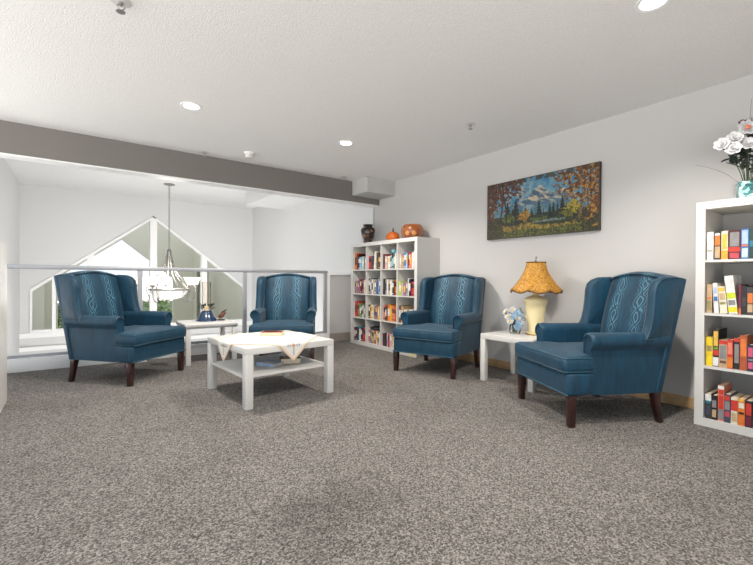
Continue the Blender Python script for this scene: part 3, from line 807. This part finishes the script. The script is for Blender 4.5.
trimm = mat('brown_shade_trim', (110, 74, 34), .6)
m = MB(); lp = [(p[0]*1.006, p[1]*1.006, p[2]-.004) for p in loops[-1]]; m.tube(lp+[lp[0]], .006, 6, False); m.build('bottom_trim', trimm, sh, smooth=True)
m = MB(); lp = [(p[0]*1.01, p[1]*1.01, p[2]) for p in loops[0]]; m.tube(lp+[lp[0]], .005, 6, False); m.build('top_trim', trimm, sh, smooth=True)
m = MB(); m.tube([(.0, 0, .43), (0, 0, .685)], .006); ring = [(0.022*math.cos(a*PI/8), 0, .71+.024*math.sin(a*PI/8)) for a in range(17)]; m.tube(ring, .004, 6, False)
m.tube([(-.088, 0, .678), (.088, 0, .678)], .003, 6); m.tube([(0, -.088, .678), (0, .088, .678)], .003, 6)
m.build('finial', M['nickel'], tl, smooth=True)

# ================================================================== FLOWERS
leaf_g = mat('leaf_green', (44, 92, 56), .6, rgb2=(24, 56, 36), scale=30)
leaf_d = mat('leaf_dark', (34, 46, 40), .6)
stem_g = mat('stem_green', (70, 84, 60), .7)
def bloom(mb, c, r, layers, n, up, cup=.35):
    """layered petals around a centre; up = facing direction"""
    up = Vector(up).normalized(); q = up.to_track_quat('Z', 'Y'); c = Vector(c)
    for L in range(layers):
        rr = r*(1-.28*L); tilt = .25+cup*L
        for k in range(n):
            a = 2*PI*(k+.5*L)/n
            pts = []
            for (t, wd) in ((.08, .12), (.45, .42), (.8, .46), (1.0, .2)):
                for sgn in (-1, 0, 1):
                    x = rr*t*math.cos(tilt*t); z = rr*t*math.sin(tilt*t)+.06*rr*(abs(sgn))+L*.04*r
                    y = sgn*wd*rr*1.25*2.6/n*1.6
                    v = Vector((x*math.cos(a)-y*math.sin(a), x*math.sin(a)+y*math.cos(a), z)); pts.append(c+q@v)
            fs = []
            for i in range(3):
                for j in range(2): fs.append((i*3+j, i*3+j+1, (i+1)*3+j+1, (i+1)*3+j))
            mb.add(pts, fs)
def leaf(mb, p, d, L, wd):
    p = Vector(p); d = Vector(d).normalized(); side = d.cross(Vector((0, 0, 1)))
    if side.length < .1: side = Vector((1, 0, 0))
    side.normalize(); nn = side.cross(d)
    pts = []
    for t, k in ((0, .05), (.3, .8), (.6, 1), (.85, .55), (1, .03)):
        for sg in (-1, 0, 1): pts.append(p+d*L*t+side*wd*k*sg/2+nn*(abs(sg)*wd*.15-.15*L*t*t))
    mb.add(pts, [(i*3+j, i*3+j+1, (i+1)*3+j+1, (i+1)*3+j) for i in range(4) for j in range(2)])
def flower(name, base, head, r, mats, label, cat, group, layers=3, n=7, leaves=2, lm=None, centre=None, up=None):
    base, head = Vector(base), Vector(head)
    root = empty(name, base, 0, label, cat, group)
    h = head-base; mid = Vector((h.x*.25, h.y*.25, h.z*.6))
    pts = bez((0, 0, 0), (0, 0, h.z*.4), mid, h, 8)
    m = MB(); m.tube(pts, .0028, 5); m.build('stem', stem_g, root, smooth=True)
    if mats:
        up = Vector(up) if up else Vector((h.x*1.6, h.y*1.6, abs(h.z)*.6))
        m = MB(); bloom(m, h, r, layers, n, up); m.build('bloom', mats, root, smooth=True)
        if centre:
            m = MB(); q = up.normalized(); m.lathe([(.001, -.3*r), (.2*r, -.1*r), (.26*r, .12*r), (.16*r, .3*r), (.001, .34*r)], 12, cap=False)
            o = m.build('flower_centre', centre, root, smooth=True, loc=h+q*.12*r); o.rotation_euler = q.to_track_quat('Z', 'Y').to_euler()
    if leaves:
        m = MB()
        for k in range(leaves):
            p = pts[5+k % 3]; a = random.uniform(0, 2*PI)
            leaf(m, p, (math.cos(a), math.sin(a), random.uniform(-.2, 1.4)), r*random.uniform(1.2, 2.0), r*random.uniform(.7, 1.1))
        m.build('leaves', lm or leaf_g, root)
    return root
petal_w = mat('white_petal', (214, 214, 214), .7, rgb2=(180, 182, 188), scale=60)
petal_b = mat('blue_petal', (128, 168, 200), .7, rgb2=(170, 194, 212), scale=60)
petal_o = mat('orange_petal', (226, 104, 48), .6)
petal_m = mat('plum_petal', (98, 50, 66), .6)
petal_g = mat('green_petal', (146, 180, 128), .7)
yel = mat('flower_yellow', (224, 190, 70), .7)

# small vase on the lamp table
VX, VY = 3.395, 2.365
clear = glass_mat('clear_vase_glass', (.98, .985, .99), .3)
fv = empty('glass_vase', (VX, VY, .4505), 0, 'small clear glass vase with artificial flowers on the side table', 'vase')
m = MB(); m.lathe([(.03, 0), (.045, .004), (.052, .03), (.050, .07), (.040, .10), (.046, .125), (.043, .125), (.037, .10), (.046, .07), (.048, .03), (.04, .008), (.001, .007)], 24, cap=False); m.build('body', clear, fv, smooth=True)
SIDE, TOWARD = Vector((.805, -.594, 0)), Vector((-.594, -.805, 0))
bl = [(-.072,.02,.165,'w'),(-.060,.05,.125,'w'),(-.078,-.02,.205,'w'),(-.035,.03,.225,'w'),(-.01,-.04,.24,'w'),(.03,.05,.12,'w'),(.0,.06,.155,'w'),(.055,.0,.215,'w'),(.075,.03,.16,'w'),(-.05,-.06,.15,'w'),
      (-.03,.06,.17,'b'),(.005,.05,.205,'b'),(-.02,-.02,.20,'b'),(.035,.04,.17,'b'),(.01,.075,.105,'b'),(.045,-.05,.18,'b'),(-.005,.07,.07,'b')]
for (l, t, z, k) in bl:
    hd = Vector((VX, VY, .45+z)) + SIDE*l + TOWARD*t
    bs = Vector((VX, VY, .462)) + SIDE*l*.25 + TOWARD*t*.25
    up = SIDE*l + TOWARD*(t+.05) + Vector((0, 0, .05))
    if k == 'w':
        flower('artificial_flower', bs, hd, .036, petal_w, 'white artificial daisy in the small vase beside the lamp', 'flower', 'white daisies by the lamp', 2, 8, 2, leaf_d, yel, up=up)
    else:
        flower('artificial_flower', bs, hd, .034, petal_b, 'pale blue artificial flower in the small vase beside the lamp', 'flower', 'blue flowers by the lamp', 2, 6, 2, leaf_g, up=up)

# mosaic vase and bouquet on the right bookcase
WX, WY = 3.50, .715
mv, nt, b = new_mat('teal_mosaic')
tc = nd(nt, 'ShaderNodeTexCoord'); vo = nd(nt, 'ShaderNodeTexVoronoi', Scale=70.0); nt.links.new(tc.outputs['Object'], vo.inputs['Vector'])
r = nd(nt, 'ShaderNodeValToRGB'); r.color_ramp.interpolation = 'CONSTANT'
for p, c in ((0, (60, 120, 120)), (.35, (150, 196, 190)), (.6, (40, 90, 96)), (.8, (206, 226, 220))):
    e = r.color_ramp.elements[0] if p == 0 else r.color_ramp.elements.new(p); e.color = (*srgb(*c), 1)
sx = nd(nt, 'ShaderNodeSeparateColor'); nt.links.new(vo.outputs['Color'], sx.inputs[0]); nt.links.new(sx.outputs[0], r.inputs['Fac'])
nt.links.new(r.outputs['Color'], b.inputs['Base Color']); b.inputs['Roughness'].default_value = .25
tv = empty('mosaic_vase', (WX, WY, 1.4885), .4, 'square teal mosaic vase on top of the right bookcase', 'vase')
m = MB(); 
loops = [[(a*q, b_*q, z) for a, b_ in ((-1,-1),(1,-1),(1,1),(-1,1))] for q, z in ((.040, 0), (.046, .01), (.049, .115), (.045, .115), (.042, .012))]
m.loft(loops); m.build('body', mv, tv, bevel=.002)
bq = [(-.19,.03,.345,'w','white artificial rose furthest left in the bookcase bouquet'),
      (-.137,.06,.375,'w','white artificial rose just left of the orange-hearted bloom'),
      (-.155,.07,.305,'w','white artificial rose lowest at the left of the bouquet'),
      (-.078,.08,.43,'o','white bloom with an orange heart in the bookcase bouquet'),
      (-.045,.02,.48,'m','small plum coloured bloom near the top of the bouquet'),
      (.012,.03,.485,'w','white artificial rose at the top of the bookcase bouquet'),
      (-.02,.10,.325,'g','green bloom at the front of the bookcase bouquet'),
      (.03,.11,.28,'g','lower green bloom right of the first green one'),
      (-.09,.09,.33,'w','white artificial rose between the orange heart and green blooms'),
      (.10,.05,.42,'w','white artificial rose at the right photo edge above the bookcase'),
      (.13,.04,.33,'w','white artificial rose on the right side of the bouquet, low')]
for (l, t, z, k, lab) in bq:
    hd = Vector((WX, WY, 1.49+z)) + SIDE*l + TOWARD*t
    base = Vector((WX, WY, 1.512)) + SIDE*l*.12 + TOWARD*t*.12
    up = SIDE*l*.8 + TOWARD*(t+.08) + Vector((0, 0, .06))
    kw = dict(w=(.046, petal_w, 4, 7, 6, leaf_d, None), o=(.056, petal_w, 3, 9, 5, leaf_d, petal_o), m=(.034, petal_m, 3, 7, 5, leaf_d, None), g=(.045, petal_g, 5, 6, 6, leaf_g, None))[k]
    flower('artificial_flower', base, hd, kw[0], kw[1], lab, 'flower', 'bouquet flowers on the right bookcase', kw[2], kw[3], kw[4], kw[5], kw[6], up=up)
tw = mat('dry_twig', (140, 130, 116), .8)
for (x, y, z, lab) in ((-.12,.24,.24,'thin dry twig reaching left out of the bouquet'), (.03,-.01,.64,'tall thin dry grass blade rising above the bouquet'), (.05,-.05,.60,'second tall grass blade rising beside the tallest one')):
    m = MB(); m.tube(bez((0,0,0), (x*.1,y*.1,z*.5), (x*.4,y*.5,z*.85), (x,y,z), 10), [.002]*8+[.0014]*3, 5)
    o = m.build('dry_twig', tw, smooth=True, loc=(WX, WY, 1.505)); tag(o, lab, 'twig', 'dry twigs in the bouquet')

# ================================================================== ORNAMENTS ON THE CORNER BOOKCASE
dv, nt, b = new_mat('dark_glazed_vase')
tc = nd(nt, 'ShaderNodeTexCoord'); nz_ = nd(nt, 'ShaderNodeTexNoise', Scale=22.0, Detail=3.0); nt.links.new(tc.outputs['Object'], nz_.inputs['Vector'])
r = nd(nt, 'ShaderNodeValToRGB'); r.color_ramp.elements[0].position = .5; r.color_ramp.elements[0].color = (*srgb(36, 30, 30), 1)
r.color_ramp.elements[1].position = .72; r.color_ramp.elements[1].color = (*srgb(186, 120, 60), 1); k = r.color_ramp.elements.new(.6); k.color = (*srgb(86, 64, 54), 1)
nt.links.new(nz_.outputs['Fac'], r.inputs['Fac']); nt.links.new(r.outputs['Color'], b.inputs['Base Color']); b.inputs['Roughness'].default_value = .25
TOP1 = 1.4885
vz = empty('dark_vase', (3.55, 5.035, TOP1), 0, 'dark patterned urn on top of the bookcase by the railing', 'vase')
m = MB(); m.lathe([(.062, 0), (.066, .01), (.07, .05), (.095, .13), (.108, .19), (.105, .225), (.08, .25), (.068, .258)], 28); m.build('body', dv, vz, smooth=True)
m = MB(); m.lathe([(.064, .256), (.066, .275), (.078, .288), (.074, .292), (.058, .285), (.056, .258)], 28); m.build('rim', mat('black_glaze', (24, 22, 22), .2), vz, smooth=True)
pkp = empty('pumpkin', (3.55, 4.435, TOP1), .3, 'small orange pumpkin with dark stem on the bookcase top', 'pumpkin')
loops = []
for z, rr in ((0, .07), (.004, .092), (.03, .108), (.065, .110), (.10, .095), (.125, .07), (.138, .04), (.136, .02)):
    loops.append([(rr*(1-.06*abs(math.cos(6*a)))*math.cos(a), rr*(1-.06*abs(math.cos(6*a)))*math.sin(a), z) for a in [2*PI*j/72 for j in range(72)]])
m = MB(); m.loft(loops); m.build('body', mat('pumpkin_orange', (214, 112, 24), .5, rgb2=(180, 84, 14), scale=10), pkp, smooth=True)
m = MB(); m.tube([(0,0,.125), (.004,0,.15), (.012,.004,.175), (.02,.01,.195)], [.024,.014,.010,.007], 8); m.build('stem', mat('dark_stem', (44, 42, 34), .8), pkp, smooth=True)
jr = empty('ceramic_jar', (3.55, 4.03, TOP1), 0, 'round brown glazed jar with pale circles, nearest end of the bookcase top', 'jar')
m = MB(); m.lathe([(.13, 0), (.145, .008), (.17, .05), (.184, .09), (.186, .12), (.180, .155), (.165, .185), (.145, .207), (.132, .212), (.126, .206), (.15, .18), (.17, .13), (.15, .05), (.10, .02)], 40)
m.build('body', mat('amber_brown_glaze', (156, 88, 38), .22, rgb2=(112, 56, 26), scale=9, coat=.5), jr, smooth=True)
circ = mat('pale_tan_circle', (184, 128, 70), .4)
jr.scale = (.80, .80, .88); pkp.scale = (.88, .88, .95)
for ang, z, r_ in ((200, .075, .036), (238, .075, .036), (219, .15, .022)):
    a = math.radians(ang); rr = .192-abs(z-.115)*.30
    m = MB(); m.lathe([(.001, .006), (r_*.8, .005), (r_, 0), (r_, -.012)], 20, cap=False)
    o = m.build('circle', circ, jr, smooth=True, loc=(rr*.985*math.cos(a), rr*.985*math.sin(a), z)); o.rotation_euler = Vector((math.cos(a), math.sin(a), (z-.12)*2)).to_track_quat('Z', 'Y').to_euler()

# ================================================================== HURRICANE LANTERN AND FIGURINE
hl = empty('hurricane_lantern', (1.27, 5.13, .4555), 0, 'dark blue flared lantern with tall glass chimney on the table by the railing', 'lantern')
m = MB(); m.lathe([(.115, 0), (.118, .008), (.11, .02), (.085, .05), (.07, .09), (.06, .115), (.05, .12)], 32); m.build('base', mat('dark_blue_glaze', (20, 50, 84), .2, coat=.5), hl, smooth=True)
m = MB(); m.lathe([(.052, .121), (.052, .14), (.047, .2), (.047, .35), (.05, .45), (.054, .465), (.051, .465), (.047, .45), (.044, .35), (.044, .2), (.048, .14)], 24, cap=False); m.build('chimney', glass_mat('amber_chimney_glass', (.97, .95, .92), .25), hl, smooth=True)
m = MB(); m.lathe([(.026, .121), (.028, .17), (.016, .175)], 16); m.build('candle', mat('ivory_candle', (226, 210, 180), .6), hl, smooth=True)
m = MB()
for k in range(26):
    a = random.uniform(0, 2*PI); leaf(m, (.05*math.cos(a), .05*math.sin(a), .115+random.random()*.06), (math.cos(a), math.sin(a), random.uniform(.4, 2)), .06, .025)
m.build('leaf_wreath', mat('dark_wreath', (34, 48, 36), .6), hl)
fg = empty('bird_figurine', (1.43, 5.10, .4555), -.6, 'tiny brown and red bird figurine right of the blue lantern', 'figurine')
m = MB(); m.lathe([(.045, 0), (.05, .006), (.04, .014), (.015, .018)], 20); m.build('base', mat('dark_figurine_base', (70, 60, 54), .5), fg, smooth=True)
m = MB(); m.tube([(-.035,0,.045), (-.02,0,.045), (.01,0,.06), (.035,0,.085), (.05,0,.092), (.062,0,.09)], [.004,.024,.03,.02,.015,.003], 12); m.build('body', mat('rust_red_glaze', (106, 62, 48), .35), fg, smooth=True)
m = MB(); m.tube([(-.01,0,.07), (.02,.0,.10), (.07,0,.13)], [.008,.012,.005], 8); m.build('wing', mat('dark_wing', (60, 46, 42), .4), fg, smooth=True)
m = MB(); m.tube([(0,.008,.014), (0,.008,.04)], .004, 6); m.tube([(0,-.008,.014), (0,-.008,.04)], .004, 6); m.build('feet', mat('tan_feet', (180, 140, 90), .5), fg)

# ================================================================== CHANDELIER
ch = empty('chandelier', (1.49, 8.83, HV), .25, 'brushed nickel chandelier with glass bowl hanging over the open void', 'chandelier')
nk = M['nickel']
m = MB(); m.lathe([(.10, 0), (.10, -.015), (.06, -.03), (.02, -.04)], 24); m.build('canopy', nk, ch, smooth=True)
m = MB()
for k in range(31):
    z = -.04-.0395*k; ring = []
    for j in range(9):
        a = 2*PI*j/8; u, v = .015*math.cos(a), .028*math.sin(a)
        ring.append((u, 0, z-.02+v) if k % 2 else (0, u, z-.02+v))
    m.tube(ring, .0045, 5, False)
m.build('chain', nk, ch, smooth=True)
m = MB(); m.lathe([(.005, -1.25), (.03, -1.27), (.045, -1.30), (.03, -1.34), (.025, -1.40), (.012, -1.42)], 16); m.build('hub', nk, ch, smooth=True)
NA = 5
for k in range(NA):
    a = 2*PI*k/NA; ca, sa = math.cos(a), math.sin(a)
    prof = [(.03,-1.33), (.07,-1.50), (.13,-1.68), (.24,-1.83), (.36,-1.93), (.40,-2.05), (.36,-2.17), (.36,-2.25), (.42,-2.28), (.50,-2.22), (.53,-2.10), (.53,-1.99)]
    m = MB(); m.tube(spline([(r_*ca, r_*sa, z) for r_, z in prof], 4), .012, 6); arm = m.build('arm', nk, ch, smooth=True)
    c = (.53*ca, .53*sa, -1.98)
    m = MB(); m.lathe([(.015, -.02), (.05, 0), (.05, .02), (.02, .025)], 14, c); m.build('cup', nk, arm, smooth=True)
    m = MB(); m.lathe([(.04, .02), (.055, .05), (.07, .10), (.10, .155), (.115, .17)], 18, c, cap=False); m.build('glass_shade', M['shade_glow'], arm, smooth=True)
m = MB(); m.lathe([(.335, -2.04), (.35, -2.05), (.34, -2.07), (.30, -2.14), (.22, -2.21), (.10, -2.245), (.001, -2.25)], 36, cap=False); bw = m.build('glass_bowl', M['frost'], ch, smooth=True)
m = MB(); m.lathe([(.345, -2.035), (.362, -2.035), (.362, -2.065), (.35, -2.07)], 36); m.build('bowl_rim', nk, bw, smooth=True)
m = MB(); m.lathe([(.02, -2.245), (.03, -2.26), (.012, -2.30), (.003, -2.33)], 12); m.build('finial', nk, bw, smooth=True)
for k in range(NA):
    a = 2*PI*(k+.5)/NA; m = MB(); m.tube([(.02*math.cos(a), .02*math.sin(a), -1.40), (.12*math.cos(a), .12*math.sin(a), -1.75), (.345*math.cos(a), .345*math.sin(a), -2.045)], .008, 6); m.build('rod', nk, ch, smooth=True)
ld = bpy.data.lights.new('chandelier_light', 'POINT'); ld.energy = 35; ld.color = (1, .95, .89); ld.shadow_soft_size = .15
lo = bpy.data.objects.new('chandelier_light', ld); C.objects.link(lo); lo.parent = ch; lo.location = (0, 0, -1.85)

# ================================================================== CEILING FITTINGS
spots = [(.78, 3.664, 'recessed downlight nearest the left end of the beam'), (2.294, 3.664, 'recessed downlight nearest the corner above the cube bookcase'),
         (2.384, .862, 'recessed downlight at the top right edge of the photo'), (.78, .862, 'recessed downlight nearest the viewer, just above the top of the photo')]
for (x, y, lab) in spots:
    t = empty('downlight', (x, y, H), 0, lab, 'ceiling light', 'recessed ceiling downlights')
    m = MB(); m.lathe([(.056, -.001), (.066, -.006), (.082, -.005), (.084, 0)], 32, cap=False); m.build('trim_ring', M['trim'], t, smooth=True)
    m = MB(); m.lathe([(.001, -.003), (.057, -.003)], 32, cap=False); m.build('lens', M['lens'], t)
    ld = bpy.data.lights.new('downlight_lamp', 'SPOT'); ld.energy = LAMP_W; ld.color = LAMP_COLOR
    ld.spot_size = math.radians(150); ld.spot_blend = .55; ld.shadow_soft_size = .05
    lo = bpy.data.objects.new('downlight_lamp', ld); C.objects.link(lo); lo.parent = t; lo.location = (0, 0, -.06)
sd = empty('smoke_detector', (1.60, 4.62, H), 0, 'white smoke detector on the ceiling beside the beam', 'detector')
m = MB(); m.lathe([(.058, 0), (.058, -.012), (.05, -.016)], 24); m.build('mount', M['trim'], sd, smooth=True)
m = MB(); m.lathe([(.046, -.016), (.046, -.045), (.038, -.058), (.02, -.06)], 24); m.build('sensor', mat('detector_white', (214, 212, 208), .5), sd, smooth=True)
def sprinkler(x, y, lab, k=1.0):
    t = empty('sprinkler', (x, y, H), 0, lab, 'sprinkler', 'ceiling sprinklers')
    m = MB(); m.lathe([(.042*k, 0), (.044*k, -.003), (.03*k, -.008), (.015*k, -.01)], 24); m.build('escutcheon', mat('sprinkler_white', (205, 203, 200), .4), t, smooth=True)
    m = MB(); m.lathe([(.010*k, -.01), (.010*k, -.022)], 12)
    m.tube([(.010*k, 0, -.02), (.016*k, 0, -.032), (.004*k, 0, -.046)], .003*k, 6); m.tube([(-.010*k, 0, -.02), (-.016*k, 0, -.032), (-.004*k, 0, -.046)], .003*k, 6); m.build('frame', M['nickel'], t)
    m = MB()
    m.lathe([(.001, -.046*k), (.019*k, -.047*k), (.019*k, -.050*k), (.001, -.051*k)], 14, cap=False); m.build('deflector', M['nickel'], t)
sprinkler(.193, 2.50, 'fire sprinkler at the top left of the ceiling', 1.15)
sprinkler(2.917, 2.52, 'fire sprinkler on the ceiling near the painting')
sprinkler(1.19, 4.90, 'fire sprinkler close to the beam, left of the smoke detector')
sprinkler(3.02, 4.88, 'fire sprinkler beside the boxed soffit at the beam end')

# ================================================================== GARDEN BEYOND THE PORCH
fol = [mat('garden_foliage', (92, 124, 58), .8, rgb2=(52, 84, 36), scale=5), mat('garden_foliage_pale', (140, 160, 96), .8, rgb2=(92, 120, 60), scale=5)]
bark = mat('grey_bark', (96, 84, 72), .9)
def shrub(x, y, r, h, k, lab):
    t = empty('shrub', (x, y, -3.0), 0, lab, 'shrub', 'garden shrubs beyond the porch')
    m = MB()
    for i in range(420):
        a, b_, q = random.uniform(0, 2*PI), random.uniform(-1, 1), random.random()**.4
        p = (r*q*math.cos(a)*math.sqrt(1-b_*b_), r*q*math.sin(a)*math.sqrt(1-b_*b_), h*.55+h*.45*q*b_)
        leaf(m, p, (random.uniform(-1,1), random.uniform(-1,1), random.uniform(-.4,1)), .26, .13)
    m.build('foliage', fol[k], t)
    m = MB(); m.tube([(0,0,0), (.03,0,h*.3), (0,.04,h*.7)], [.07,.05,.02], 7); m.build('trunk', bark, t, smooth=True)
for args in ((1.45, 19.6, .62, 3.6, 0, 'green garden shrub seen through the window left of the chandelier bowl'), (2.95, 20.0, .68, 3.4, 1, 'pale green garden shrub seen under the chandelier bowl'), (-.3, 21.0, .8, 3.1, 0, 'green garden shrub hidden low behind the left armchair')):
    shrub(*args)
